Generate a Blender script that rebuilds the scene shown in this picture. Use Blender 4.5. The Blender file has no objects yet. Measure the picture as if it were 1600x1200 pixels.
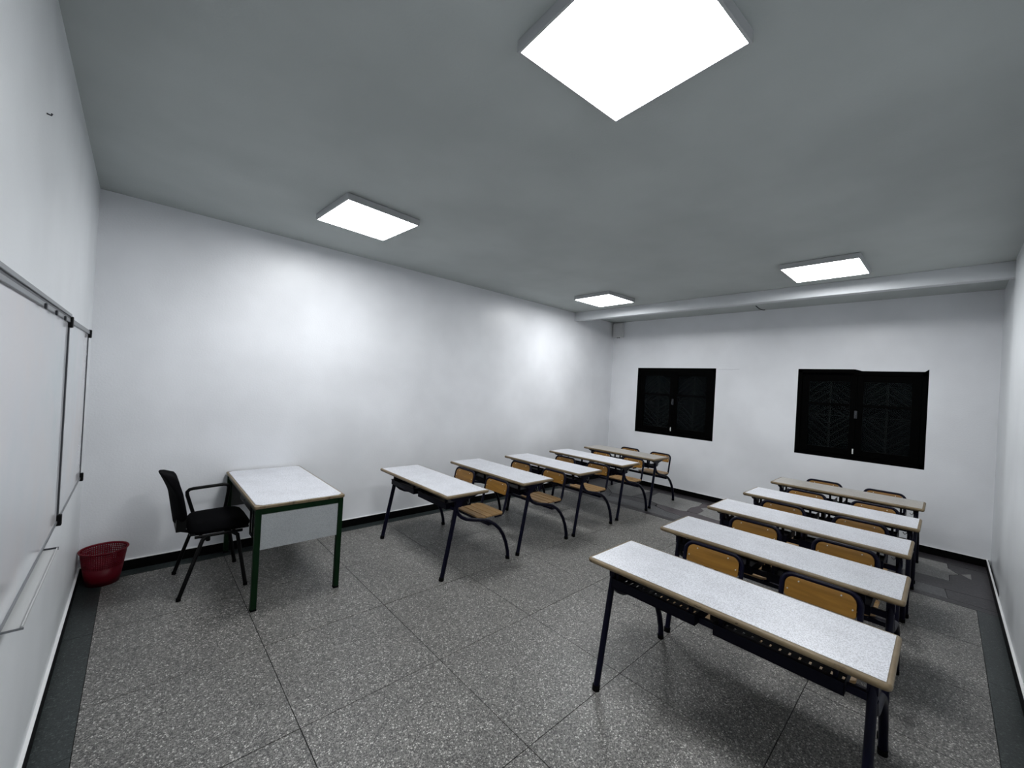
import bpy, bmesh, math, random
from mathutils import Vector, Matrix
random.seed(7)
PI = math.pi
scene = bpy.context.scene
COL = scene.collection

# ---------------------------------------------------------------- camera, world, exposure
cam_d = bpy.data.cameras.new('camera')
cam = bpy.data.objects.new('camera', cam_d)
COL.objects.link(cam)
cam_d.sensor_width = 36.0
cam_d.sensor_fit = 'HORIZONTAL'
cam_d.lens = 36.0 * 628.96 / 1600.0
cam_d.clip_start = 0.02
RX = Vector((0.732234135, -0.678726942, 0.056239756))
UP = Vector((-0.043750895, 0.035528963, 0.998410513))
FW = Vector((0.679646254, 0.733530798, 0.003679391))
m = Matrix.Identity(4)
for i in range(3):
    m[i][0] = RX[i]; m[i][1] = UP[i]; m[i][2] = -FW[i]
m.translation = Vector((0.2843013, -4.547302, 1.7))
cam.matrix_world = m
scene.camera = cam

world = bpy.data.worlds.new('night_sky')
scene.world = world
world.use_nodes = True
world.node_tree.nodes['Background'].inputs[0].default_value = (0.02, 0.025, 0.035, 1)
world.node_tree.nodes['Background'].inputs[1].default_value = 0.02
scene.view_settings.view_transform = 'Standard'
scene.view_settings.look = 'None'
scene.view_settings.gamma = 1.0
scene.view_settings.use_curve_mapping = False
scene.view_settings.exposure = 0.0
PANEL_STRENGTH = 33.0

# ---------------------------------------------------------------- room numbers (metres)
L, W, H = 7.186, 4.926, 3.056
XB0, XB1, ZB = 5.923, 6.025, 2.91
BH = 0.083

# ---------------------------------------------------------------- material helpers
def mat(name, color=(0.5, 0.5, 0.5), rough=0.5, metal=0.0, spec=0.5):
    M = bpy.data.materials.new(name); M.use_nodes = True
    b = M.node_tree.nodes['Principled BSDF']
    b.inputs['Base Color'].default_value = (*color, 1)
    b.inputs['Roughness'].default_value = rough
    b.inputs['Metallic'].default_value = metal
    b.inputs['Specular IOR Level'].default_value = spec
    return M, M.node_tree, b

def node(nt, typ, **kw):
    n = nt.nodes.new(typ)
    for k, v in kw.items(): setattr(n, k, v)
    return n

def coords(nt, scale=(1, 1, 1), world_space=False):
    """object coordinates, or world position for big surfaces cut in pieces"""
    if world_space:
        g = node(nt, 'ShaderNodeNewGeometry'); out = g.outputs['Position']
    else:
        t = node(nt, 'ShaderNodeTexCoord'); out = t.outputs['Object']
    mp = node(nt, 'ShaderNodeMapping')
    mp.inputs['Scale'].default_value = scale
    nt.links.new(out, mp.inputs['Vector'])
    return mp.outputs['Vector']

def noise(nt, vec, scale, detail=3.0, rough=0.5, dist=0.0):
    n = node(nt, 'ShaderNodeTexNoise')
    n.inputs['Scale'].default_value = scale
    n.inputs['Detail'].default_value = detail
    n.inputs['Roughness'].default_value = rough
    n.inputs['Distortion'].default_value = dist
    nt.links.new(vec, n.inputs['Vector'])
    return n.outputs['Fac']

def ramp(nt, fac, stops, interp='LINEAR'):
    r = node(nt, 'ShaderNodeValToRGB')
    r.color_ramp.interpolation = interp
    el = r.color_ramp.elements
    while len(el) < len(stops): el.new(0.5)
    for e, (p, c) in zip(el, stops):
        e.position = p
        e.color = (*c, 1) if len(c) == 3 else c
    nt.links.new(fac, r.inputs['Fac'])
    return r.outputs['Color']

def mixc(nt, fac, a, b, blend='MIX'):
    x = node(nt, 'ShaderNodeMix', data_type='RGBA', blend_type=blend)
    for sock, val in ((x.inputs[0], fac), (x.inputs[6], a), (x.inputs[7], b)):
        if isinstance(val, (int, float)): sock.default_value = val
        elif isinstance(val, tuple): sock.default_value = (*val, 1)
        else: nt.links.new(val, sock)
    return x.outputs[2]

def bump(nt, b, h, strength, dist=0.01, prev=None):
    n = node(nt, 'ShaderNodeBump')
    n.inputs['Strength'].default_value = strength
    n.inputs['Distance'].default_value = dist
    nt.links.new(h, n.inputs['Height'])
    if prev is not None: nt.links.new(prev, n.inputs['Normal'])
    nt.links.new(n.outputs['Normal'], b.inputs['Normal'])
    return n.outputs['Normal']

def plaster(name, base, rough, tex, wave, smear=False):
    M, nt, b = mat(name, base, rough)
    v = coords(nt, world_space=True)
    n1 = noise(nt, v, 1.3, 3)
    c1 = tuple(x * 0.93 for x in base); c2 = tuple(min(1, x * 1.04) for x in base)
    b.inputs['Specular IOR Level'].default_value = 0.36
    col = ramp(nt, n1, [(0.35, c1), (0.65, c2)])
    nt.links.new(col, b.inputs['Base Color'])
    r = node(nt, 'ShaderNodeMapRange')
    r.inputs['To Min'].default_value = rough * 0.92
    r.inputs['To Max'].default_value = rough * 1.2
    nt.links.new(noise(nt, v, 6.0, 4), r.inputs['Value'])
    nt.links.new(r.outputs['Result'], b.inputs['Roughness'])
    p = bump(nt, b, noise(nt, v, 2.6, 1.5, 0.4), wave, 0.02) if wave else None
    if tex: bump(nt, b, noise(nt, v, 70.0, 1.5), tex, 0.002, p)
    return M

M_WALL = plaster('white_gloss_plaster', (0.765, 0.78, 0.808), 0.32, 0.45, 0.22)
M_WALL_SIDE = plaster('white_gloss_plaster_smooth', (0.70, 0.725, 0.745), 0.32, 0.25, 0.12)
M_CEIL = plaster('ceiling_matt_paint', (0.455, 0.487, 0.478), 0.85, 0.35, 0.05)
M_BEAM = plaster('beam_paint', (0.60, 0.62, 0.64), 0.5, 0.25, 0.2)

def terrazzo(name, dark, mid, light, white, chip=95.0, rough=0.42, marks=0.0):
    M, nt, b = mat(name, mid, rough)
    v = coords(nt, world_space=True)
    vo = node(nt, 'ShaderNodeTexVoronoi'); vo.inputs['Scale'].default_value = chip
    vo.inputs['Randomness'].default_value = 1.0
    # warp the chips a little
    nz = node(nt, 'ShaderNodeTexNoise'); nz.inputs['Scale'].default_value = 60; nt.links.new(v, nz.inputs['Vector'])
    ad = node(nt, 'ShaderNodeVectorMath', operation='MULTIPLY_ADD')
    nt.links.new(nz.outputs['Color'], ad.inputs[0]); ad.inputs[1].default_value = (0.012,) * 3; nt.links.new(v, ad.inputs[2])
    nt.links.new(ad.outputs[0], vo.inputs['Vector'])
    sep = node(nt, 'ShaderNodeSeparateColor'); nt.links.new(vo.outputs['Color'], sep.inputs[0])
    chips = ramp(nt, sep.outputs[0], [(0.0, dark), (0.28, mid), (0.62, light), (0.90, white)], 'CONSTANT')
    vf = node(nt, 'ShaderNodeTexVoronoi'); vf.inputs['Scale'].default_value = chip * 2.3; nt.links.new(v, vf.inputs['Vector'])
    sf = node(nt, 'ShaderNodeSeparateColor'); nt.links.new(vf.outputs['Color'], sf.inputs[0])
    fine = ramp(nt, sf.outputs[1], [(0.0, dark), (0.4, mid), (0.8, light)], 'CONSTANT')
    d = ramp(nt, vo.outputs['Distance'], [(0.45, (0, 0, 0)), (0.62, (1, 1, 1))])
    col = mixc(nt, d, chips, fine)
    big = ramp(nt, noise(nt, v, 2.2, 4), [(0.3, (0.90, 0.90, 0.90)), (0.7, (1.06, 1.06, 1.06))])
    col = mixc(nt, 1.0, col, big, 'MULTIPLY')
    spot = ramp(nt, noise(nt, v, 23.0, 2), [(0.745, (1, 1, 1)), (0.765, (0.25, 0.25, 0.25))])
    col = mixc(nt, 1.0, col, spot, 'MULTIPLY')
    nt.links.new(col, b.inputs['Base Color'])
    bump(nt, b, noise(nt, v, 160, 2), 0.12, 0.001)
    return M

M_TILE = terrazzo('grey_terrazzo', (0.050, 0.050, 0.048), (0.137, 0.133, 0.125), (0.25, 0.243, 0.228), (0.51, 0.495, 0.465), 135)
M_BORDER = terrazzo('dark_green_terrazzo', (0.010, 0.014, 0.014), (0.020, 0.027, 0.027), (0.032, 0.041, 0.040), (0.07, 0.085, 0.083), 130, 0.40)
M_STONE_D = terrazzo('dark_purple_stone', (0.018, 0.016, 0.018), (0.030, 0.027, 0.030), (0.042, 0.038, 0.042), (0.06, 0.056, 0.06), 60, 0.42)
M_STONE_M = terrazzo('mid_grey_stone', (0.045, 0.046, 0.048), (0.062, 0.063, 0.066), (0.08, 0.081, 0.084), (0.12, 0.12, 0.12), 60, 0.42)
M_STONE_L = terrazzo('pale_stone', (0.15, 0.148, 0.14), (0.20, 0.197, 0.188), (0.24, 0.236, 0.225), (0.33, 0.325, 0.31), 80, 0.42)
M_STONE_R = terrazzo('reddish_stone', (0.035, 0.026, 0.030), (0.05, 0.037, 0.042), (0.062, 0.047, 0.052), (0.08, 0.065, 0.07), 60, 0.42)
M_GROUT = mat('dark_grout', (0.010, 0.010, 0.010), 0.9)[0]

M_BASE = mat('black_gloss_skirting_paint', (0.0010, 0.0010, 0.0010), 0.5, 0, 0.10)[0]
M_CAP = mat('white_paint_on_skirting_edge', (0.78, 0.78, 0.78), 0.4)[0]

def laminate(name, c, spec_c, marks=True):
    M, nt, b = mat(name, c, 0.33)
    v = coords(nt)
    sp = ramp(nt, noise(nt, v, 210, 2), [(0.40, spec_c), (0.56, c)])
    dirt = ramp(nt, noise(nt, v, 5, 5, 0.6), [(0.35, (0.9, 0.9, 0.9)), (0.6, (1, 1, 1))])
    col = mixc(nt, 1.0, sp, dirt, 'MULTIPLY')
    nt.links.new(col, b.inputs['Base Color'])
    r = node(nt, 'ShaderNodeMapRange'); r.inputs['To Min'].default_value = 0.295; r.inputs['To Max'].default_value = 0.42
    nt.links.new(noise(nt, v, 4, 5, 0.7), r.inputs['Value']); nt.links.new(r.outputs['Result'], b.inputs['Roughness'])
    return M
M_LAM = laminate('speckled_white_laminate', (0.70, 0.715, 0.76), (0.47, 0.48, 0.515))
M_LAM2 = laminate('worn_beige_laminate', (0.47, 0.45, 0.42), (0.34, 0.32, 0.29))
M_PANEL_SHADE = laminate('shaded_end_panel', (0.03, 0.032, 0.032), (0.02, 0.021, 0.021))  # desk end panel by the wall: under-desk shade put into its colour
M_PANEL_G = laminate('grey_side_panel', (0.42, 0.44, 0.45), (0.33, 0.35, 0.36))

def wood(name, c1, c2, c3, rough=0.35, scale=(1, 1, 1), stains=False):
    M, nt, b = mat(name, c1, rough)
    v = coords(nt, scale)
    g = noise(nt, v, 14.0, 6, 0.6, 0.6)
    col = ramp(nt, g, [(0.25, c1), (0.5, c2), (0.75, c3)])
    if stains:
        v2 = coords(nt)
        st = ramp(nt, noise(nt, v2, 17, 3, 0.6), [(0.60, (1, 1, 1)), (0.72, (0.35, 0.30, 0.26))])
        col = mixc(nt, 1.0, col, st, 'MULTIPLY')
    nt.links.new(col, b.inputs['Base Color'])
    bump(nt, b, g, 0.08, 0.002)
    return M
M_EDGE = wood('worn_beech_edge', (0.115, 0.080, 0.040), (0.165, 0.120, 0.064), (0.24, 0.185, 0.108), 0.45, (1.2, 0.25, 1.2), True)
M_BACK = wood('orange_varnished_plywood', (0.165, 0.078, 0.010), (0.225, 0.108, 0.014), (0.29, 0.145, 0.022), 0.35, (1, 0.22, 2.2))
M_SLAT = wood('tan_varnished_slat', (0.20, 0.120, 0.048), (0.28, 0.17, 0.072), (0.38, 0.24, 0.110), 0.4, (2.0, 0.2, 2.0))

M_NAVY = mat('navy_enamel_steel', (0.0012, 0.0012, 0.0095), 0.40, 0, 0.16)[0]
M_NAVY2 = mat('black_blue_basket_steel', (0.0010, 0.0010, 0.0060), 0.5, 0, 0.12)[0]
M_GREEN = mat('dark_green_enamel_steel', (0.0012, 0.014, 0.0030), 0.42, 0, 0.15)[0]
M_RUBBER = mat('black_rubber', (0.0015, 0.0015, 0.0015), 0.7, 0, 0.1)[0]
M_CHROME = mat('bright_metal', (0.85, 0.85, 0.82), 0.45, 0.7)[0]
M_ALU, nt, b = mat('dull_aluminium_rail', (0.23, 0.24, 0.25), 0.40, 0.7)
v = coords(nt); bump(nt, b, noise(nt, v, 40, 3), 0.2, 0.002)
M_ALU_D = mat('dark_grey_rail', (0.045, 0.048, 0.055), 0.45, 0.5)[0]
M_BLACKP = mat('black_plastic', (0.0012, 0.0012, 0.0013), 0.5, 0, 0.15)[0]
M_FABRIC, nt, b = mat('black_fabric', (0.0018, 0.0018, 0.0024), 0.9, 0, 0.05)
v = coords(nt); bump(nt, b, noise(nt, v, 400, 2), 0.4, 0.001)
M_BOARD, nt, b = mat('whiteboard_enamel', (0.60, 0.62, 0.655), 0.16)
v = coords(nt)
col = ramp(nt, noise(nt, v, 1.8, 4, 0.6), [(0.32, (0.56, 0.61, 0.64)), (0.5, (0.61, 0.62, 0.65)), (0.68, (0.64, 0.615, 0.62))])
nt.links.new(col, b.inputs['Base Color'])
r = node(nt, 'ShaderNodeMapRange'); r.inputs['To Min'].default_value = 0.06; r.inputs['To Max'].default_value = 0.14
nt.links.new(noise(nt, v, 3, 5, 0.6), r.inputs['Value']); nt.links.new(r.outputs['Result'], b.inputs['Roughness'])
M_TRAY = mat('pale_grey_tray', (0.50, 0.51, 0.51), 0.35)[0]
M_LAMPF = mat('white_lamp_frame', (0.42, 0.43, 0.44), 0.5)[0]
M_WINF = mat('black_window_paint', (0.0006, 0.0007, 0.0007), 0.6, 0, 0.02)[0]
M_GRILLE = mat('dark_iron_grille', (0.0075, 0.0088, 0.0084), 0.6, 0, 0.1)[0]
M_BOX = mat('grey_plastic_box', (0.62, 0.625, 0.63), 0.5)[0]

# red plastic: lets some light through
M_RED, nt, b = mat('red_plastic', (0.15, 0.002, 0.012), 0.42, 0, 0.3)
tr = node(nt, 'ShaderNodeBsdfTranslucent'); tr.inputs[0].default_value = (0.30, 0.003, 0.02, 1)
mx = node(nt, 'ShaderNodeMixShader'); mx.inputs[0].default_value = 0.30
nt.links.new(b.outputs[0], mx.inputs[1]); nt.links.new(tr.outputs[0], mx.inputs[2])
nt.links.new(mx.outputs[0], nt.nodes['Material Output'].inputs[0])

# window glass: dusty pane against the night
M_GLASS = bpy.data.materials.new('dusty_window_glass'); M_GLASS.use_nodes = True
nt = M_GLASS.node_tree; nt.nodes.clear()
o_ = node(nt, 'ShaderNodeOutputMaterial')
t_ = node(nt, 'ShaderNodeBsdfTransparent'); t_.inputs[0].default_value = (0.8, 0.82, 0.82, 1)
g_ = node(nt, 'ShaderNodeBsdfGlossy'); g_.inputs[0].default_value = (0.7, 0.85, 0.85, 1); g_.inputs['Roughness'].default_value = 0.04
d_ = node(nt, 'ShaderNodeBsdfDiffuse'); d_.inputs[0].default_value = (0.006, 0.008, 0.008, 1)
m1 = node(nt, 'ShaderNodeMixShader'); m1.inputs[0].default_value = 0.004
m2 = node(nt, 'ShaderNodeMixShader'); m2.inputs[0].default_value = 0.10
nt.links.new(t_.outputs[0], m2.inputs[1]); nt.links.new(d_.outputs[0], m2.inputs[2])
nt.links.new(m2.outputs[0], m1.inputs[1]); nt.links.new(g_.outputs[0], m1.inputs[2])
nt.links.new(m1.outputs[0], o_.inputs[0])

M_LIGHT = bpy.data.materials.new('lit_diffuser'); M_LIGHT.use_nodes = True
nt = M_LIGHT.node_tree; nt.nodes.clear()
o_ = node(nt, 'ShaderNodeOutputMaterial'); e_ = node(nt, 'ShaderNodeEmission')
e_.inputs[0].default_value = (0.97, 0.985, 1.0, 1); e_.inputs[1].default_value = PANEL_STRENGTH
nt.links.new(e_.outputs[0], o_.inputs[0])

# ---------------------------------------------------------------- mesh helpers
class MB:
    def __init__(s): s.v = []; s.f = []; s.sm = []
    def add(s, vs, fs, smooth=False):
        k = len(s.v); s.v += [tuple(x) for x in vs]
        s.f += [tuple(i + k for i in q) for q in fs]; s.sm += [smooth] * len(fs)
        return s
    def box(s, x0, x1, y0, y1, z0, z1):
        vs = [(x, y, z) for x in (x0, x1) for y in (y0, y1) for z in (z0, z1)]
        return s.add(vs, [(0, 1, 3, 2), (4, 6, 7, 5), (0, 4, 5, 1), (2, 3, 7, 6), (0, 2, 6, 4), (1, 5, 7, 3)])
    def tube(s, path, r, n=10, closed=False, rx=None):
        """sweep a round (or elliptic) section along a path"""
        P = [Vector(p) for p in path]; N = len(P); rings = []
        prev = None
        for i, p in enumerate(P):
            if closed: t = (P[(i + 1) % N] - P[i - 1])
            elif i == 0: t = P[1] - P[0]
            elif i == N - 1: t = P[-1] - P[-2]
            else: t = (P[i + 1] - p).normalized() + (p - P[i - 1]).normalized()
            t.normalize()
            if prev is None:
                a = Vector((0, 0, 1)) if abs(t.z) < 0.9 else Vector((0, 1, 0))
                u = t.cross(a).normalized()
            else:
                u = (prev - t * prev.dot(t)).normalized()
            prev = u; w = t.cross(u)
            ra = r; rb = rx if rx else r
            rings.append([p + u * (math.cos(2 * PI * k / n) * rb) + w * (math.sin(2 * PI * k / n) * ra) for k in range(n)])
        vs = [q for rg in rings for q in rg]; fs = []
        M_ = N if closed else N - 1
        for i in range(M_):
            j = (i + 1) % N
            for k in range(n):
                fs.append((i * n + k, i * n + (k + 1) % n, j * n + (k + 1) % n, j * n + k))
        s.add(vs, fs, True)
        if not closed:
            s.add(rings[0], [tuple(range(n))[::-1]]); s.add(rings[-1], [tuple(range(n))])
        return s
    def prism(s, poly, z0, z1):
        n = len(poly)
        a = sum(poly[i][0] * poly[(i + 1) % n][1] - poly[(i + 1) % n][0] * poly[i][1] for i in range(n))
        if a < 0: poly = poly[::-1]
        vs = [(x, y, z0) for x, y in poly] + [(x, y, z1) for x, y in poly]
        fs = [tuple(range(n))[::-1], tuple(range(n, 2 * n))]
        fs += [(i, (i + 1) % n, (i + 1) % n + n, i + n) for i in range(n)]
        return s.add(vs, fs)
    def lathe(s, prof, n=32, cx=0, cy=0):
        m_ = len(prof)
        vs = [(cx + r * math.cos(2 * PI * k / n), cy + r * math.sin(2 * PI * k / n), z) for k in range(n) for r, z in prof]
        fs = [(k * m_ + i, ((k + 1) % n) * m_ + i, ((k + 1) % n) * m_ + i + 1, k * m_ + i + 1) for k in range(n) for i in range(m_ - 1)]
        return s.add(vs, fs, True)
    def grid(s, fn, nu, nv, thick=None):
        """closed sheet between fn(u,v,0) and fn(u,v,1)"""
        vs = [fn(i / nu, j / nv, k) for k in (0, 1) for i in range(nu + 1) for j in range(nv + 1)]
        o = (nu + 1) * (nv + 1); I = lambda k, i, j: k * o + i * (nv + 1) + j; fs = []
        for i in range(nu):
            for j in range(nv):
                fs.append((I(0, i, j), I(0, i, j + 1), I(0, i + 1, j + 1), I(0, i + 1, j)))
                fs.append((I(1, i, j), I(1, i + 1, j), I(1, i + 1, j + 1), I(1, i, j + 1)))
        for i in range(nu):
            fs.append((I(0, i, 0), I(0, i + 1, 0), I(1, i + 1, 0), I(1, i, 0)))
            fs.append((I(0, i, nv), I(1, i, nv), I(1, i + 1, nv), I(0, i + 1, nv)))
        for j in range(nv):
            fs.append((I(0, 0, j), I(1, 0, j), I(1, 0, j + 1), I(0, 0, j + 1)))
            fs.append((I(0, nu, j), I(0, nu, j + 1), I(1, nu, j + 1), I(1, nu, j)))
        return s.add(vs, fs, True)
    def build(s, name, material, parent=None, bevel=0.0, seg=2, loc=None, fix=True):
        me = bpy.data.meshes.new(name); me.from_pydata(s.v, [], s.f)
        for p, f in zip(me.polygons, s.sm): p.use_smooth = f
        if fix or bevel:
            bm = bmesh.new(); bm.from_mesh(me)
            if fix: bmesh.ops.recalc_face_normals(bm, faces=bm.faces)
            if bevel:
                bmesh.ops.bevel(bm, geom=[e for e in bm.edges if len(e.link_faces) == 2 and e.calc_face_angle(0) > 0.6],
                                offset=bevel, segments=seg, profile=0.5, affect='EDGES')
            bm.to_mesh(me); bm.free()
        me.materials.append(material)
        o = bpy.data.objects.new(name, me); COL.objects.link(o)
        if parent is not None: o.parent = parent
        if loc: o.location = loc
        return o

def empty(name, loc=(0, 0, 0), rz=0.0, label=None, cat=None, group=None):
    o = bpy.data.objects.new(name, None); COL.objects.link(o)
    o.empty_display_size = 0.1
    o.location = loc; o.rotation_euler = (0, 0, rz)
    return tag(o, label, cat, group)

def tag(o, label=None, cat=None, group=None, kind=None):
    if label: o['label'] = label
    if cat: o['category'] = cat
    if group: o['group'] = group
    if kind: o['kind'] = kind
    return o

def struct(o): o['kind'] = 'structure'; return o

def inst(src, parent, loc=None, rot=None):
    c = src.copy(); COL.objects.link(c); c.parent = parent
    if loc is not None: c.location = loc
    if rot is not None: c.rotation_euler = rot
    return c

def copy_tree(o, parent=None):
    c = o.copy(); COL.objects.link(c); c.parent = parent
    for ch in list(o.children): copy_tree(ch, c)
    return c

# ---------------------------------------------------------------- floor
T = 0.15
floor = struct(MB().box(-T, L + T, -W - T, T, -0.12, -0.004).build('floor', M_GROUT))
TX, TY = 0.7832, 0.7672
xs = [0.1418 + i * TX for i in range(8)]
ys = [-0.130, -0.9655, -1.7327, -2.4999, -3.2671, -4.0343, -4.790]
gap = 0.0022
for i in range(7):
    for j in range(6):
        q = random.uniform(-0.0004, 0.0004)
        MB().box(xs[i] + gap, xs[i + 1] - gap, ys[j + 1] + gap, ys[j] - gap, -0.012, 0.0 + q).build('terrazzo_tile', M_TILE, floor)
# dark border slabs along three walls
def slabs(rects, m_, nm='border_slab'):
    for (x0, x1, y0, y1) in rects:
        MB().box(x0 + 0.001, x1 - 0.001, y0 + 0.001, y1 - 0.001, -0.012, 0.0006).build(nm, m_, floor)
cut = [0.0, -0.97, -2.05, -3.3, -4.2, -W]
slabs([(0, 0.1418, cut[i + 1], cut[i]) for i in range(5)], M_BORDER)
cut = [0.1418, 1.45, 2.9, 4.3, 5.624]
slabs([(cut[i], cut[i + 1], -0.130, 0.0) for i in range(4)], M_BORDER)
slabs([(cut[i], cut[i + 1], -W, -4.790) for i in range(4)], M_BORDER)
# crazy paving strip before the window wall
slabs([(5.624, 5.725, y - 1.0 if y > -3.9 else -W, y) for y in (0.0, -1.0, -2.0, -3.0, -4.0)][:5], M_STONE_D, 'stone_strip')
slabs([(6.93, L, y0, y1) for y0, y1 in ((-0.9, 0), (-2.0, -0.9), (-3.1, -2.0), (-4.1, -3.1), (-W, -4.1))], M_STONE_D, 'stone_strip')
def stone(poly, m_, h=0.0):
    MB().prism(poly, -0.012, 0.0006 + h).build('stone_piece', m_, floor)
SM = [(5.727, 0), (5.727, -0.9), (5.95, -0.88), (6.16, -0.80), (6.20, -0.45), (6.15, 0)]
stone(SM, M_STONE_M)
stone([(5.727, -0.905), (5.727, -2.085), (5.95, -2.09), (5.985, -1.84), (6.09, -1.62), (6.07, -1.2), (5.95, -0.885)], M_STONE_M)
stone([(5.727, -2.09), (5.727, -3.2), (6.0, -3.2), (6.03, -2.6), (5.95, -2.095)], M_STONE_M)
stone([(5.727, -3.205), (5.727, -4.62), (5.98, -4.60), (6.0, -3.205)], M_STONE_M)
stone([(5.727, -4.625), (5.727, -W), (6.01, -W), (5.98, -4.605)], M_STONE_D)
# dark joints between the pale pieces
stone([(5.955, -0.89), (6.075, -1.2), (6.095, -1.60), (6.225, -1.58), (6.32, -1.385), (6.265, -1.11), (6.165, -0.805)], M_STONE_D)
stone([(5.99, -1.845), (5.955, -2.09), (6.03, -2.6), (6.21, -2.48), (6.235, -2.315), (6.265, -2.175), (6.255, -2.02), (6.21, -1.945), (6.235, -1.70), (6.225, -1.585), (6.10, -1.625)], M_STONE_R)
stone([(6.205, -0.45), (6.165, -0.795), (6.475, -0.505), (6.925, -0.45), (6.925, 0), (6.155, 0)], M_STONE_D)
B_ = [(6.481, -0.51), (6.176, -0.80), (6.272, -1.10), (6.47, -1.115), (6.90, -1.108), (6.925, -0.832), (6.925, -0.46)]
stone(B_, M_STONE_L)
A_ = [(6.925, -1.249), (6.925, -1.98), (6.709, -2.009), (6.501, -1.97), (6.262, -2.012), (6.219, -1.939), (6.242, -1.703), (6.237, -1.588), (6.328, -1.384), (6.571, -1.289)]
stone(A_, M_STONE_L)
stone([(6.475, -1.12), (6.275, -1.107), (6.33, -1.378), (6.571, -1.284), (6.925, -1.244), (6.925, -1.113)], M_STONE_D)
stone([(6.27, -2.017), (6.501, -1.975), (6.709, -2.014), (6.925, -1.985), (6.925, -2.2), (6.785, -2.145), (6.621, -2.071), (6.522, -2.156), (6.275, -2.167)], M_STONE_R)
stone([(6.522, -2.161), (6.621, -2.076), (6.785, -2.15), (6.925, -2.205), (6.925, -3.05), (6.24, -3.05), (6.218, -2.477), (6.245, -2.314), (6.275, -2.172)], M_STONE_L)
stone([(6.24, -3.055), (6.925, -3.055), (6.925, -3.75), (6.6, -3.8), (6.24, -3.75)], M_STONE_L)
stone([(6.24, -3.755), (6.6, -3.805), (6.925, -3.755), (6.925, -4.618), (6.744, -4.624), (6.608, -4.698), (6.50, -4.63), (6.294, -4.631)], M_STONE_L)
stone([(6.627, -4.717), (6.729, -4.786), (6.52, -4.785)], M_STONE_L, 0.0006)
stone([(6.035, -2.605), (6.213, -2.482), (6.235, -3.05), (6.235, -3.755), (6.29, -4.635), (6.49, -4.635), (6.608, -4.703), (6.744, -4.629), (6.925, -4.623), (6.925, -W), (6.015, -W), (5.985, -4.60), (6.005, -3.2)], M_STONE_D)

# ---------------------------------------------------------------- walls, ceiling, beam
WX0, WX1 = L, L + 0.22
Y1a, Y1b, Y2a, Y2b, ZW0, ZW1 = -0.576, -1.980, -3.098, -4.399, 0.971, 2.167
struct(MB().box(-T, 0, -W - T, T, -0.02, H + 0.1).build('wall_left', M_WALL_SIDE))
struct(MB().box(0, L + 0.22, 0, T, -0.02, H + 0.1).build('wall_back', M_WALL))
wr = MB().box(0, 5.86, -W - T, -W + 0.006, -0.02, H + 0.1)
wr.box(5.86, L + 0.22, -W - T, -W - 0.014, -0.02, H + 0.1)
struct(wr.build('wall_right', M_WALL_SIDE))
wf = MB()
for (y0, y1, z0, z1) in ((Y1a, 0, -0.02, H + 0.1), (Y2a, Y1b, -0.02, H + 0.1), (-W - 0.014, Y2b, -0.02, H + 0.1),
                         (Y1b, Y1a, -0.02, ZW0), (Y1b, Y1a, ZW1, H + 0.1), (Y2b, Y2a, -0.02, ZW0), (Y2b, Y2a, ZW1, H + 0.1)):
    wf.box(WX0, WX1, y0, y1, z0, z1)
wall_far = struct(wf.build('wall_far', M_WALL))
MB().box(L - 0.007, L + 0.001, -2.33, -1.985, 2.150, 2.172).build('plaster_ridge', M_WALL, wall_far, 0.003)
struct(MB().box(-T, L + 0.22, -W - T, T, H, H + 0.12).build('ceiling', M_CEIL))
struct(MB().box(XB0, XB1, -W - 0.01, 0.0, ZB, H).build('trim_1', M_BEAM, None, 0.006))

# skirtings with their white painted top edge
def skirting(name, x0, x1, y0, y1):
    o = struct(MB().box(x0, x1, y0, y1, 0.0006, BH).build(name, M_BASE))
    MB().box(x0, x1, y0, y1, BH, BH + 0.005).build('painted_edge', M_CAP, o)
bt = 0.013
skirting('baseboard_left', 0, bt, -W + 0.006, 0)
skirting('baseboard_back', bt, L - bt, -bt, 0)
skirting('baseboard_far', L - bt, L, -W, 0)
skirting('baseboard_right', bt, L - bt, -W + 0.006, -W + 0.006 + bt)

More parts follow.
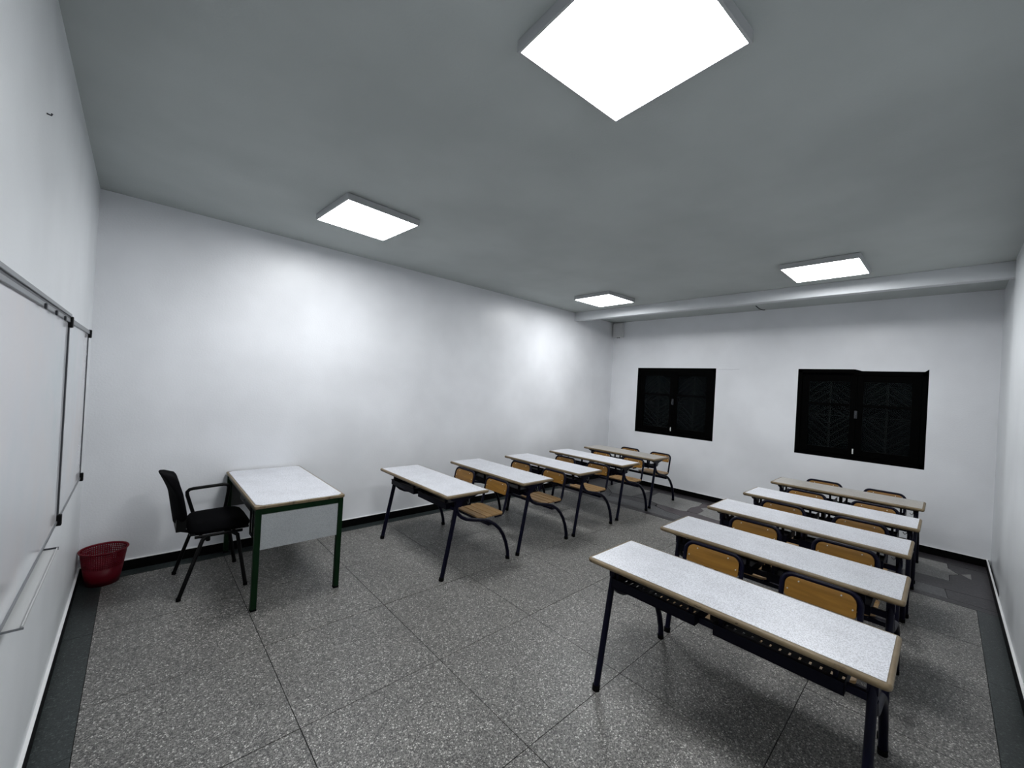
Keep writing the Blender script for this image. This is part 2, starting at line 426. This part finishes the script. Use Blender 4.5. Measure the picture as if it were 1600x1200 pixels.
# ---------------------------------------------------------------- windows
def bar(p, q, r=0.007):
    mb = MB(); mb.tube([p, q], r, 6); return mb
def window(name, ya, yb, short_right=False):
    """ya > yb ; built on the wall plane x = L, glass behind, iron grille outside"""
    root = struct(empty(name, (L, ya, ZW0)))
    w = ya - yb; h = ZW1 - ZW0
    f = MB()
    fr = 0.05
    f.box(0.0, 0.14, -fr, 0, 0, h); f.box(0.0, 0.14, -w, -w + fr, 0, h)
    f.box(0.0, 0.14, -w, 0, 0, fr)
    if not short_right:
        f.box(0.0, 0.14, -w, 0, h - fr, h)
    else:
        f.box(0.0, 0.14, -w * 0.47, 0, h - fr, h)
        f.box(0.0, 0.14, -w, -w * 0.47, h - fr - 0.03, h - 0.026)
    f.build('window_frame', M_WINF, root)
    if short_right:   # plaster patch dropping below the lintel over the right half
        p = MB(); p.add([(-0.002, -w * 0.47, h + 0.004), (-0.002, -w * 0.53, h - 0.022), (-0.002, -w + 0.035, h - 0.026), (-0.002, -w - 0.0, h + 0.004),
                         (0.10, -w * 0.47, h + 0.004), (0.10, -w * 0.53, h - 0.022), (0.10, -w + 0.035, h - 0.026), (0.10, -w - 0.0, h + 0.004)],
                        [(0, 1, 2, 3), (7, 6, 5, 4), (0, 4, 5, 1), (1, 5, 6, 2), (2, 6, 7, 3), (3, 7, 4, 0)])
        p.build('lintel_patch', M_WALL, root)
    mid = w / 2
    top = h - (0.078 if short_right else 0.052)
    for sgn, (a, b_) in enumerate(((-0.052, -mid + 0.001), (-mid - 0.001, -w + 0.052))):
        st_o, st_i = 0.085, 0.065
        s0, s1 = (st_o, st_i) if sgn == 0 else (st_i, st_o)
        s = MB()
        s.box(0.012, 0.06, a - s0, a, 0.052, top); s.box(0.012, 0.06, b_, b_ + s1, 0.052, top)
        s.box(0.012, 0.06, b_ + s1, a - s0, 0.052, 0.135); s.box(0.012, 0.06, b_ + s1, a - s0, top - 0.09, top)
        sash = s.build('window_sash', M_WINF, root, 0.003)
        y0, y1 = b_ + s1, a - s0; zt = top - 0.09; zm = 0.72
        MB().box(0.010, 0.062, y0, y1, zm - 0.017, zm + 0.017).build('glazing_bar', M_WINF, sash)
        MB().box(0.034, 0.038, y0, y1, 0.135, zm - 0.017).build('glass_pane', M_GLASS, sash)
        MB().box(0.034, 0.038, y0, y1, zm + 0.017, zt).build('glass_pane', M_GLASS, sash)
        # chevron grille behind this sash
        yc = (y0 + y1) / 2; hw = (y1 - y0) / 2 + 0.02; X = 0.105
        g = MB().box(X - 0.008, X + 0.008, yc - 0.009, yc + 0.009, 0.052, top).build('window_grille', M_GRILLE, root)
        def gb(p, q): bar((X, p[0], p[1]), (X, q[0], q[1])).build('grille_bar', M_GRILLE, g)
        for k in range(4):                                   # upper chevrons pointing up
            z = zm + 0.09 + k * 0.095
            if z < zt + 0.12:
                for s_ in (-1, 1): gb((yc, z), (yc + s_ * hw, z - hw * 0.85))
        zc = zm - 0.15
        gb((yc - hw, zc), (yc + hw, zc))
        for s_ in (-1, 1):                                   # nested diamond
            gb((yc, zc + 0.12), (yc + s_ * 0.17, zc)); gb((yc, zc - 0.12), (yc + s_ * 0.17, zc))
        for k in range(4):                                   # lower chevrons pointing down
            z = zc - 0.20 - k * 0.095
            for s_ in (-1, 1):
                e = min(hw, hw); gb((yc, max(z, 0.055)), (yc + s_ * e, max(z, 0.055) + e * 0.85))
    hz = 0.60
    hd = MB().box(-0.012, 0.012, -mid - 0.014, -mid + 0.014, hz - 0.05, hz + 0.05)
    hd.tube([(-0.012, -mid, hz), (-0.035, -mid, hz), (-0.038, -mid, hz - 0.035)], 0.007, 8)
    hd.build('window_handle', M_ALU_D, root, 0.002)
    bl = MB().tube([(0.0, -mid + 0.012, 0.085), (0.0, -mid + 0.012, 0.15)], 0.008, 8).tube([(0.0, -mid + 0.012, 0.12), (-0.02, -mid + 0.012, 0.12)], 0.007, 8)
    bl.build('bottom_bolt', M_CHROME, root)
    return root
window('window_1', Y1a, Y1b)
window('window_2', Y2a, Y2b, True)

# ---------------------------------------------------------------- ceiling lamps
def lamp(x, y, rz, label):
    e = empty('ceiling_lamp', (x, y, H), rz, label, 'lamp', 'square ceiling panels')
    z1, z0 = -0.004, -0.052
    a, bq = 0.308, 0.297
    f = MB()
    f.box(-a, a, bq, a, z0, z1); f.box(-a, a, -a, -bq, z0, z1)
    f.box(-a, -bq, -bq, bq, z0, z1); f.box(bq, a, -bq, bq, z0, z1)
    f.box(-bq, bq, -bq, bq, z1 - 0.02, z1)
    f.build('lamp_frame', M_LAMPF, e)
    MB().box(-bq, bq, -bq, bq, z0 + 0.001, z0 + 0.006).build('diffuser', M_LIGHT, e)
    MB().box(-a + 0.012, a - 0.012, -a + 0.012, a - 0.012, z1, 0).build('shadow_gap_plate', M_RUBBER, e)  # near-black inset plate paints the shadow gap between frame and ceiling
    return e
lamp(1.643, -1.180, math.radians(3), 'square ceiling lamp nearest the whiteboard and the long bare wall, above the green-legged desk')
lamp(5.205, -1.110, math.radians(-2), 'square ceiling lamp near the ceiling beam and the grey corner box')
lamp(5.228, -3.684, math.radians(-1), 'square ceiling lamp near the ceiling beam on the right, facing the larger-looking window')
lamp(1.598, -3.688, math.radians(-4.6), 'largest-looking ceiling lamp, cut by the top edge of the view')

# ---------------------------------------------------------------- small fittings
bx = empty('junction_box', (L, -0.13, 2.76), 0, 'small grey box fixed in the ceiling corner above the first window', 'box')
MB().box(-0.075, 0, -0.105, 0.105, 0.0, 0.27).build('box_body', M_BOX, bx, 0.006)
MB().box(-0.082, -0.075, -0.10, 0.10, 0.005, 0.262).build('box_lid', M_BOX, bx, 0.003)
MB().tube([(-0.04, -0.02, 0.0), (-0.04, -0.02, -0.015)], 0.012, 8).tube([(-0.04, 0.02, 0.0), (-0.04, 0.02, -0.015)], 0.008, 8).build('cable_gland', M_BLACKP, bx)
hk = MB().tube([(6.80, -2.62, H), (6.82, -2.63, H - 0.012), (6.90, -2.64, H - 0.03), (7.0, -2.66, H - 0.032), (7.07, -2.665, H - 0.02)], 0.006, 8).build('loose_wire', M_BLACKP)
tag(hk, 'short dark wire end poking from the ceiling above the windows', 'wire')
nl = MB().tube([(0, -2.312, 2.584), (0.011, -2.312, 2.582), (0.013, -2.312, 2.589)], 0.003, 8).build('nail', M_ALU_D)
tag(nl, 'small bent nail high on the whiteboard wall', 'nail')

# ---------------------------------------------------------------- whiteboard
YB0, YB1, YB2 = -0.510, -1.570, -3.75
ZA, ZC = 0.893, 1.912
wb = empty('whiteboard', (0, YB1, ZA), 0, 'wide two-section whiteboard with grey metal rails on the left wall', 'whiteboard')
hB = ZC - ZA
for a, b_ in ((YB0, YB1), (YB1, YB2)):
    MB().box(0.0, 0.016, b_ - YB1 + 0.008, a - YB1 - 0.008, 0.01, hB - 0.01).build('writing_panel', M_BOARD, wb)
def rail(nm, y0, y1, z0, z1, x1, m_):
    return MB().box(0.0, x1, y0 - YB1, y1 - YB1, z0, z1).build(nm, m_, wb, 0.002)
t1 = rail('top_rail', YB2, YB0, hB - 0.022, hB + 0.003, 0.024, M_ALU)
MB().box(0.0, 0.030, YB2 - YB1, -0.02, hB + 0.003, hB + 0.018).build('upper_lip', M_ALU, t1, 0.002)
MB().box(0.0, 0.0245, YB2 - YB1, -0.02, hB - 0.006, hB + 0.001).build('dark_groove', M_ALU_D, t1)
rail('bottom_rail', YB2, YB0, -0.004, 0.010, 0.020, M_ALU)
rail('end_rail', YB0 - 0.014, YB0, 0.0, hB, 0.020, M_ALU_D)
rail('joint_rail', YB1 - 0.010, YB1 + 0.012, 0.0, hB, 0.022, M_ALU_D)
for y, z in ((YB0 - 0.006, hB - 0.02), (YB0 - 0.006, 0.01), (YB1, hB - 0.02), (YB1, 0.012)):
    MB().box(0.0, 0.034, y - YB1 - 0.014, y - YB1 + 0.014, z - 0.028, z + 0.028).build('corner_clip', M_BLACKP, wb, 0.005)
for y in (-1.8, -2.06, -2.32):
    MB().box(0.024, 0.031, y - YB1 - 0.012, y - YB1 + 0.012, hB - 0.030, hB - 0.010).build('clip', M_ALU_D, wb, 0.002)
tr_ = empty('pen_tray', (0.0, -2.29, ZA - 0.02), 0, 'narrow pale pen tray under the whiteboard', 'tray')
MB().box(0.0, 0.058, -0.365, 0.358, 0.0, 0.004).build('tray_floor', M_TRAY, tr_)
MB().box(0.054, 0.058, -0.365, 0.358, 0.004, 0.009).build('tray_lip', M_TRAY, tr_)
MB().box(0.0, 0.060, 0.355, 0.360, -0.002, 0.010).build('tray_end', M_ALU_D, tr_)
MB().box(0.0, 0.060, -0.367, -0.364, -0.002, 0.0045).build('tray_end', M_ALU, tr_)

# ---------------------------------------------------------------- waste basket
def bin_basket():
    e = empty('waste_basket', (0.146, -0.150, 0), 0, 'red plastic waste basket with perforated sides in the corner under the whiteboard', 'waste basket')
    hB_, r0, r1 = 0.262, 0.096, 0.135
    R = lambda z: r0 + (r1 - r0) * (z / hB_) ** 0.9
    zt = 0.135
    MB().lathe([(0.0, 0.004), (r0 - 0.006, 0.004), (r0, 0.0), (R(0.05), 0.05), (R(zt), zt), (R(zt) - 0.003, zt), (R(0.05) - 0.003, 0.05), (r0 - 0.004, 0.008), (0.0, 0.008)], 40).build('solid_base', M_RED, e)
    lat = MB(); n = 60
    rows = 8; dz = (hB_ - 0.012 - zt) / rows
    for k in range(n):
        a = 2 * PI * k / n; w = 2 * PI / n * 0.26
        pts = []
        for z in (zt, hB_ - 0.01):
            for rr in (R(z), R(z) - 0.003):
                for aa in (a - w, a + w): pts.append((rr * math.cos(aa), rr * math.sin(aa), z))
        lat.add(pts, [(0, 1, 5, 4), (2, 6, 7, 3), (0, 4, 6, 2), (1, 3, 7, 5)])
    for j in range(rows + 1):
        z = zt + j * dz; hh = dz * 0.22
        lat.lathe([(R(z - hh), z - hh), (R(z + hh), z + hh), (R(z + hh) - 0.003, z + hh), (R(z - hh) - 0.003, z - hh), (R(z - hh), z - hh)], 60)
    tag(lat.build('perforated_band', M_RED, e), kind='stuff')
    rim = MB().lathe([(r1 - 0.004, hB_ - 0.014), (r1 + 0.004, hB_ - 0.012), (r1 + 0.008, hB_ - 0.004), (r1 + 0.006, hB_), (r1 - 0.002, hB_), (r1 - 0.005, hB_ - 0.006), (r1 - 0.004, hB_ - 0.014)], 48)
    rim.build('rim', M_RED, e)
bin_basket()

# ---------------------------------------------------------------- teacher's desk
def teacher_desk():
    x0, x1, y0, y1, zt = 0.920, 1.545, -1.285, -0.012, 0.750
    cx, cy = (x0 + x1) / 2, (y0 + y1) / 2
    e = empty('teacher_desk', (cx, cy, 0), 0, 'teacher desk with white top, dark green steel legs and grey end panel', 'desk')
    hx, hy = (x1 - x0) / 2, (y1 - y0) / 2
    c = 0.022
    def ring(a, b_, cc): return [(-a + cc, -b_), (a - cc, -b_), (a, -b_ + cc), (a, b_ - cc), (a - cc, b_), (-a + cc, b_), (-a, b_ - cc), (-a, -b_ + cc)]
    top = MB().prism(ring(hx - 0.014, hy - 0.014, 0.035), zt - 0.02, zt + 0.001).build('tabletop', M_LAM, e, 0.002)
    MB().prism(ring(hx, hy, 0.008), zt - 0.024, zt - 0.003).build('edge_band', M_EDGE, top, 0.004)
    lw = 0.019
    for sx in (-1, 1):
        for sy in (-1, 1):
            px, py = sx * (hx - 0.028), sy * (hy - 0.026)
            lg = MB().box(px - lw, px + lw, py - lw, py + lw, 0.014, zt - 0.026).build('leg', M_GREEN, e, 0.003)
            MB().box(px - lw - 0.001, px + lw + 0.001, py - lw - 0.001, py + lw + 0.001, 0, 0.016).build('foot_cap', M_RUBBER, lg, 0.003)
    for sy in (-1, 1):
        MB().box(-hx + 0.047, hx - 0.047, sy * (hy - 0.026) - 0.014, sy * (hy - 0.026) + 0.014, zt - 0.066, zt - 0.026).build('frame_rail', M_GREEN, e, 0.002)
        MB().box(-hx + 0.047, hx - 0.047, sy * (hy - 0.022) - 0.008, sy * (hy - 0.022) + 0.008, 0.428, zt - 0.070).build('end_panel', M_PANEL_G if sy < 0 else M_PANEL_SHADE, e, 0.001)
    for sx in (-1, 1):
        MB().box(sx * (hx - 0.028) - 0.012, sx * (hx - 0.028) + 0.012, -hy + 0.045, hy - 0.045, zt - 0.060, zt - 0.026).build('frame_rail', M_GREEN, e, 0.002)
    # drawer on dark steel runners under the seated side
    d = MB()
    d.box(-hx + 0.05, hx - 0.10, -0.36, 0.10, 0.625, 0.635); d.box(-hx + 0.05, hx - 0.10, -0.36, -0.35, 0.625, 0.69)
    d.box(-hx + 0.05, hx - 0.10, 0.09, 0.10, 0.625, 0.69); d.box(-hx + 0.035, -hx + 0.05, -0.37, 0.11, 0.620, 0.692)
    dr = d.build('drawer', M_BLACKP, e)
    MB().tube([(-hx + 0.035, -0.17, 0.66), (-hx + 0.018, -0.16, 0.66), (-hx + 0.018, -0.10, 0.66), (-hx + 0.035, -0.09, 0.66)], 0.004, 8).build('drawer_handle', M_ALU_D, dr)
    r_ = MB()
    r_.tube([(-hx + 0.03, -0.37, 0.70), (-hx + 0.03, -0.37, 0.475), (hx - 0.35, -0.37, 0.475), (hx - 0.35, -0.37, 0.70)], 0.009, 8)
    r_.tube([(-hx + 0.03, -0.45, 0.70), (-hx + 0.03, -0.45, 0.475), (-hx + 0.03, -0.37, 0.475)], 0.007, 8)
    r_.build('support_bracket', M_BLACKP, e)
teacher_desk()

# ---------------------------------------------------------------- teacher's armchair
def armchair():
    e = empty('armchair', (0.77, -0.56, 0), 0, 'black upholstered chair with an armrest on its wall side, pushed up to the green-legged desk', 'chair')
    hw = 0.235
    # seat cushion, front edge rolled down
    def seat_fn(u, v, k):
        x = -0.165 + 0.40 * u; y = -hw + 2 * hw * v
        ex = abs(2 * u - 1); ey = abs(2 * v - 1)
        sh = (1 - 0.10 * max(0, ex - 0.6) / 0.4 * max(0, ey - 0.6) / 0.4)
        rnd = (1 - ex ** 6) ** 0.5 * (1 - ey ** 6) ** 0.5
        z = (0.480 + 0.012 * u + 0.040 * rnd - 0.018 * (u ** 6)) if k else (0.455 + 0.01 * u)
        return (x * sh, y * sh, z)
    MB().grid(seat_fn, 14, 12).build('seat', M_FABRIC, e)
    def pan_fn(u, v, k):
        x = -0.155 + 0.37 * u; y = (-hw + 0.015) + 2 * (hw - 0.015) * v
        return (x, y, 0.462 if k else 0.432 - 0.02 * math.sin(PI * u) * math.sin(PI * v) + 0.015 * (abs(2 * v - 1) ** 3))
    MB().grid(pan_fn, 8, 8).build('seat_shell', M_BLACKP, e)
    # curved backrest: leans back, edges wrap forward, top rolls backward
    def back_fn(u, v, k):
        s = 2 * u - 1; e_ = abs(2 * v - 1)
        curl = 0.13 * max(0, v - 0.62) ** 1.3
        x = -0.248 - 0.062 * v - curl + 0.05 * s * s
        narrow = 1 - 0.14 * e_ ** 4
        zz = 0.520 + 0.385 * v - 0.05 * (abs(s) ** 4) * (1 if v > 0.5 else -1) * e_
        th = 0.016 + (0.038 + 0.75 * curl) * ((1 - s ** 6) * (1 - e_ ** 8)) ** 0.5
        return (x + (th if k else 0.0), s * 0.205 * narrow, zz)
    MB().grid(back_fn, 16, 18).build('backrest', M_FABRIC, e)
    up = MB()
    for y in (-0.07, 0.07):
        up.tube([(-0.06, y, 0.440), (-0.15, y, 0.440), (-0.195, y, 0.455), (-0.222, y, 0.50), (-0.235, y, 0.60)], 0.013, 8, rx=0.018)
    up.box(-0.235, -0.175, -0.15, 0.15, 0.47, 0.56)
    up.build('back_bracket', M_BLACKP, e)
    # legs
    for sy in (-1, 1):
        y = sy * 0.255
        for (xf, xt) in ((-0.205, -0.085), (0.205, 0.135)):
            lg = MB().tube([(xf, y, 0.012), (xt, y, 0.415), (xt + (0.03 if xf < 0 else -0.03), y * 0.92, 0.435)], 0.0115, 8, rx=0.014).build('leg', M_BLACKP, e)
            MB().tube([(xf, y, 0.0), (xf, y, 0.022)], 0.0155, 10).build('foot_cap', M_RUBBER, lg)
        MB().tube([(-0.13, y * 0.92, 0.438), (0.17, y * 0.92, 0.438)], 0.0115, 8).build('side_rail', M_BLACKP, e)
    y = 0.258
    arm = MB().tube([(-0.085, y * 0.95, 0.435), (-0.105, y, 0.49), (-0.148, y, 0.640), (-0.150, y, 0.668), (-0.135, y, 0.685), (-0.11, y, 0.690), (0.10, y, 0.700), (0.125, y, 0.694), (0.137, y, 0.672), (0.122, y, 0.54), (0.105, y * 0.95, 0.435)], 0.0135, 8)
    arm.build('armrest', M_BLACKP, e)
    for x in (-0.09, 0.12):
        MB().tube([(x, -0.235, 0.434), (x, 0.235, 0.434)], 0.011, 8).build('cross_rail', M_BLACKP, e)
    MB().tube([(-0.05, -0.250, 0.44), (-0.05, -0.250, 0.405)], 0.014, 8).build('stacking_lug', M_BLACKP, e)
armchair()

# ---------------------------------------------------------------- school desks (two seats each, one welded frame)
DW, DL, DZ = 0.4637, 1.289, 0.7342
YL = (-0.085, -1.228)     # side frames
def school_desk(lam, label):
    e = empty('school_desk', (0, 0, 0), 0, label, 'desk', 'two-seat school desks in two rows')
    t = MB().box(0.018, DW - 0.018, -DL + 0.018, -0.018, DZ - 0.02, DZ + 0.0008).build('tabletop', lam, e)
    # rounded wooden lipping as one profile swept round the slab
    prof = [(0.018, DZ), (0.006, DZ - 0.001), (0.001, DZ - 0.006), (0.0, DZ - 0.014), (0.002, DZ - 0.022), (0.008, DZ - 0.027), (0.020, DZ - 0.027), (0.020, DZ - 0.012)]
    cor = []
    cr = 0.02
    pts = [((cr, -cr), 90, 180), ((cr, -DL + cr), 180, 270), ((DW - cr, -DL + cr), 270, 360), ((DW - cr, -cr), 0, 90)]
    rings = []
    for (c_, a0, a1) in pts:
        for k in range(5):
            a = math.radians(a0 + (a1 - a0) * k / 4)
            rings.append((c_, a))
    vs = []; fs = []
    for (c_, a) in rings:
        for (ins, z) in prof:
            r_ = cr - ins
            if r_ >= 0: vs.append((c_[0] + r_ * math.cos(a), c_[1] + r_ * math.sin(a), z))
            else: vs.append((c_[0], c_[1], z))
    n = len(rings); m_ = len(prof)
    for i in range(n):
        for j in range(m_):
            fs.append((i * m_ + j, ((i + 1) % n) * m_ + j, ((i + 1) % n) * m_ + (j + 1) % m_, i * m_ + (j + 1) % m_))
    MB().add(vs, fs, True).build('edge_band', M_EDGE, t)
    MB().box(0.02, DW - 0.02, -DL + 0.02, -0.02, DZ - 0.026, DZ - 0.0205).build('underside_board', M_EDGE, t)
    # side frames
    for y in YL:
        lg = MB().tube([(0.032, y, 0.012), (0.155, y, 0.655), (0.162, y, 0.700)], 0.0165, 12, rx=0.0205).build('front_leg', M_NAVY, e)
        MB().tube([(0.030, y, 0.0), (0.033, y, 0.03)], 0.0215, 12).build('foot_cap', M_RUBBER, lg)
        br = MB()
        br.add([(x, y + s, z) for s in (-0.017, 0.017) for x, z in ((0.045, 0.706), (0.075, 0.682), (0.130, 0.660), (0.135, 0.610), (0.185, 0.610), (0.20, 0.655), (0.33, 0.682), (0.405, 0.706))],
               [(0, 1, 2, 3, 4, 5, 6, 7), (15, 14, 13, 12, 11, 10, 9, 8)] + [(i, i + 8, (i + 1) % 8 + 8, (i + 1) % 8) for i in range(8)])
        br.build('top_bracket', M_NAVY, e)
        path = [(0.143, y, 0.590), (0.168, y, 0.546), (0.205, y, 0.512), (0.26, y, 0.484), (0.34, y, 0.464), (0.44, y, 0.444), (0.525, y, 0.418), (0.60, y, 0.376), (0.665, y, 0.320), (0.715, y, 0.255), (0.757, y, 0.175), (0.787, y, 0.080), (0.797, y, 0.012)]
        rl = MB().tube(path, 0.0165, 12, rx=0.019).build('rear_leg', M_NAVY, e)
        MB().tube([(0.790, y, 0.03), (0.796, y, 0.0)], 0.0205, 12).build('foot_cap', M_RUBBER, rl)
    MB().box(0.135, 0.160, YL[1], YL[0], 0.574, 0.606).build('cross_rail', M_NAVY, e, 0.003)
    MB().box(0.16, 0.19, YL[1], YL[0], 0.672, 0.700).build('cross_rail', M_NAVY, e, 0.003)
    MB().box(0.525, 0.570, YL[1], YL[0], 0.372, 0.402).build('seat_rail', M_NAVY, e, 0.004)
    # book baskets with slotted floors
    for (ya, yb) in ((-0.112, -0.585), (-0.668, -1.152)):
        bk = MB(); x0, x1 = 0.088, 0.36; z0, z1 = 0.578, 0.632
        bk.box(x0, x0 + 0.003, yb, ya, z0, z1); bk.box(x0 - 0.006, x0 + 0.004, yb, ya, z1 - 0.006, z1)
        bk.box(x1, x1 + 0.003, yb, ya, z0, z0 + 0.02)
        bk.box(x0, x1, ya - 0.003, ya, z0, z1); bk.box(x0, x1, yb, yb + 0.003, z0, z1)
        bk.box(x0, x0 + 0.022, yb, ya, z0, z0 + 0.003); bk.box(x0 + 0.146, x1, yb, ya, z0, z0 + 0.003)
        bk.box(x0 + 0.070, x0 + 0.085, yb, ya, z0, z0 + 0.003)
        n = 13; pitch = (ya - yb) / n
        for k in range(n + 1):
            yc = yb + k * pitch; hh = pitch * 0.5 - 0.0045
            bk.box(x0 + 0.02, x0 + 0.148, max(yb, yc - hh), min(ya, yc + hh), z0, z0 + 0.003)
        b_ = bk.build('book_basket', M_NAVY2, e)
        for yy in (ya - 0.03, yb + 0.03):
            MB().box(x0 + 0.01, x0 + 0.03, yy - 0.008, yy + 0.008, z1 - 0.004, 0.706).build('hanger', M_NAVY2, b_)
    # seats
    for yc in (-0.375, -0.940):
        sb = MB(); hw = 0.190
        sb.box(0.50, 0.80, yc - hw + 0.02, yc - hw + 0.045, 0.402, 0.414)
        sb.box(0.50, 0.80, yc + hw - 0.045, yc + hw - 0.02, 0.402, 0.414)
        sb.box(0.52, 0.575, yc - hw + 0.03, yc + hw - 0.03, 0.401, 0.413)
        sb.box(0.72, 0.745, yc - hw + 0.03, yc + hw - 0.03, 0.403, 0.413)
        seat = sb.build('seat', M_NAVY, e)
        for k in range(4):
            xa = 0.492 + k * 0.081; xb = xa + 0.0705
            h0, h1 = hw + 0.012, hw + 0.012
            za, zb = 0.452, 0.462
            def z_at(x): return 0.452 + (0.010 if x < 0.52 else 0) + (0.010 if x > 0.79 else 0)
            if k == 0: poly = [(xa, yc - h0 + 0.045), (xa + 0.04, yc - h0), (xb, yc - h0), (xb, yc + h0), (xa + 0.04, yc + h0), (xa, yc + h0 - 0.045)]
            elif k == 3: poly = [(xa, yc - h0), (xb - 0.035, yc - h0), (xb, yc - h0 + 0.035), (xb, yc + h0 - 0.035), (xb - 0.035, yc + h0), (xa, yc + h0)]
            else: poly = [(xa, yc - h0), (xb, yc - h0), (xb, yc + h0), (xa, yc + h0)]
            MB().prism(poly, 0.414, 0.430).build('slat', M_SLAT, seat, 0.003)
        # backrest: plywood plate inside an inverted U of tube
        xb0, xt0 = 0.822, 0.872
        X = lambda z: xb0 + (xt0 - xb0) * (z - 0.46) / 0.25
        pl = MB(); pts = []
        pw, zb_, zt_, rt, rb = 0.160, 0.583, 0.694, 0.045, 0.012
        def arc(cy, cz, r_, a0, a1, nn=6): return [(cy + r_ * math.cos(math.radians(a0 + (a1 - a0) * k / nn)), cz + r_ * math.sin(math.radians(a0 + (a1 - a0) * k / nn))) for k in range(nn + 1)]
        out = arc(pw - rt, zt_ - rt, rt, 0, 90) + arc(-pw + rt, zt_ - rt, rt, 90, 180) + arc(-pw + rb, zb_ + rb, rb, 180, 270, 3) + arc(pw - rb, zb_ + rb, rb, 270, 360, 3)
        nn = len(out)
        bow = lambda y: -0.010 + 0.9 * y * y * 0.35
        vs = [(X(z) - 0.013 - bow(y) * 0.4, yc + y, z) for y, z in out] + [(X(z) - 0.003 - bow(y) * 0.4, yc + y, z) for y, z in out]
        fs = [tuple(range(nn)), tuple(range(nn, 2 * nn))[::-1]] + [(i, i + nn, (i + 1) % nn + nn, (i + 1) % nn) for i in range(nn)]
        bkr = pl.add(vs, fs).build('backrest', M_BACK, e, 0.002, 1)
        tw, ztop, rr = 0.176, 0.703, 0.055
        tp = [(0.70, yc + tw, 0.400), (0.775, yc + tw, 0.402), (0.803, yc + tw, 0.416), (0.817, yc + tw, 0.45)]
        tp += [(X(z), yc + y, z) for y, z in arc(tw - rr, ztop - rr, rr, 0, 90, 6)]
        tp += [(X(z), yc + y, z) for y, z in arc(-tw + rr, ztop - rr, rr, 90, 180, 6)]
        tp += [(0.817, yc - tw, 0.45), (0.803, yc - tw, 0.416), (0.775, yc - tw, 0.402), (0.70, yc - tw, 0.400)]
        MB().tube(tp, 0.0132, 10).build('back_tube', M_NAVY, bkr)
        for (sy, sz) in ((-0.095, 0.678), (0.095, 0.678), (-0.145, 0.625), (0.145, 0.625), (-0.13, 0.598), (0.13, 0.598))[:4]:
            MB().tube([(X(sz) - 0.0165, yc + sy, sz), (X(sz) - 0.011, yc + sy, sz)], 0.0038, 8).build('screw', M_CHROME, bkr)
    # bag hooks and centre catch
    MB().tube([(0.30, -1.205, 0.665), (0.30, -1.205, 0.62), (0.30, -1.190, 0.605), (0.30, -1.178, 0.622)], 0.004, 8).build('bag_hook', M_ALU, e)
    MB().box(0.262, 0.292, -0.640, -0.612, 0.585, 0.705).tube([(0.27, -0.655, 0.575), (0.27, -0.598, 0.575)], 0.028, 14).build('centre_bracket', M_BLACKP, e, 0.0)
    return e

LEFT = [(2.222, -0.446), (3.114, -0.452), (4.006, -0.453), (4.950, -0.427), (5.866, -0.393)]
RIGHT = [(2.234, -3.169), (3.113, -3.159), (4.010, -3.141), (4.894, -3.155), (5.852, -3.156)]
LL = ['front desk of the row by the long bare wall, nearest the teacher desk',
      'second desk from the teacher desk in the row by the long bare wall',
      'middle desk of the five in the row by the long bare wall',
      'fourth desk from the teacher desk in the row by the long bare wall',
      'rearmost desk by the long bare wall, beige top, below the smaller-looking window']
RL = ['large nearest desk of the row on the right, its slotted book baskets in view',
      'second desk from the front in the row on the right, just behind the nearest desk',
      'middle desk of the five in the row on the right',
      'fourth desk from the front in the row on the right, next to the last',
      'rearmost desk of the row on the right, worn beige top, under the right-hand window']
proto = school_desk(M_LAM, RL[0])
proto2 = None
first = True
for row, labs in ((RIGHT, RL), (LEFT, LL)):
    for i, ((x, y), lb) in enumerate(zip(row, labs)):
        if first: d = proto; first = False
        else: d = copy_tree(proto)
        d.location = (x, y, 0)
        if row is RIGHT and i == 0: nearest = d
        d['label'] = lb
        if i == 4:
            for ch in d.children:
                if ch.name.startswith('tabletop'):
                    me = ch.data.copy(); me.materials[0] = M_LAM2; ch.data = me

# pen scribbles on the front edge of the nearest desk (not readable in the photograph)
random.seed(3)
sc = []
for (ya, yb) in ((-0.548, -0.585), (-0.612, -0.645), (-0.790, -0.800)):
    mb = MB(); pts = []; n = 9
    for k in range(n + 1):
        pts.append((-0.0002, ya + (yb - ya) * k / n, 0.7215 + random.uniform(-0.0035, 0.0035)))
    mb.tube(pts, 0.0010, 5).build('pen_scribble', M_RUBBER, nearest)
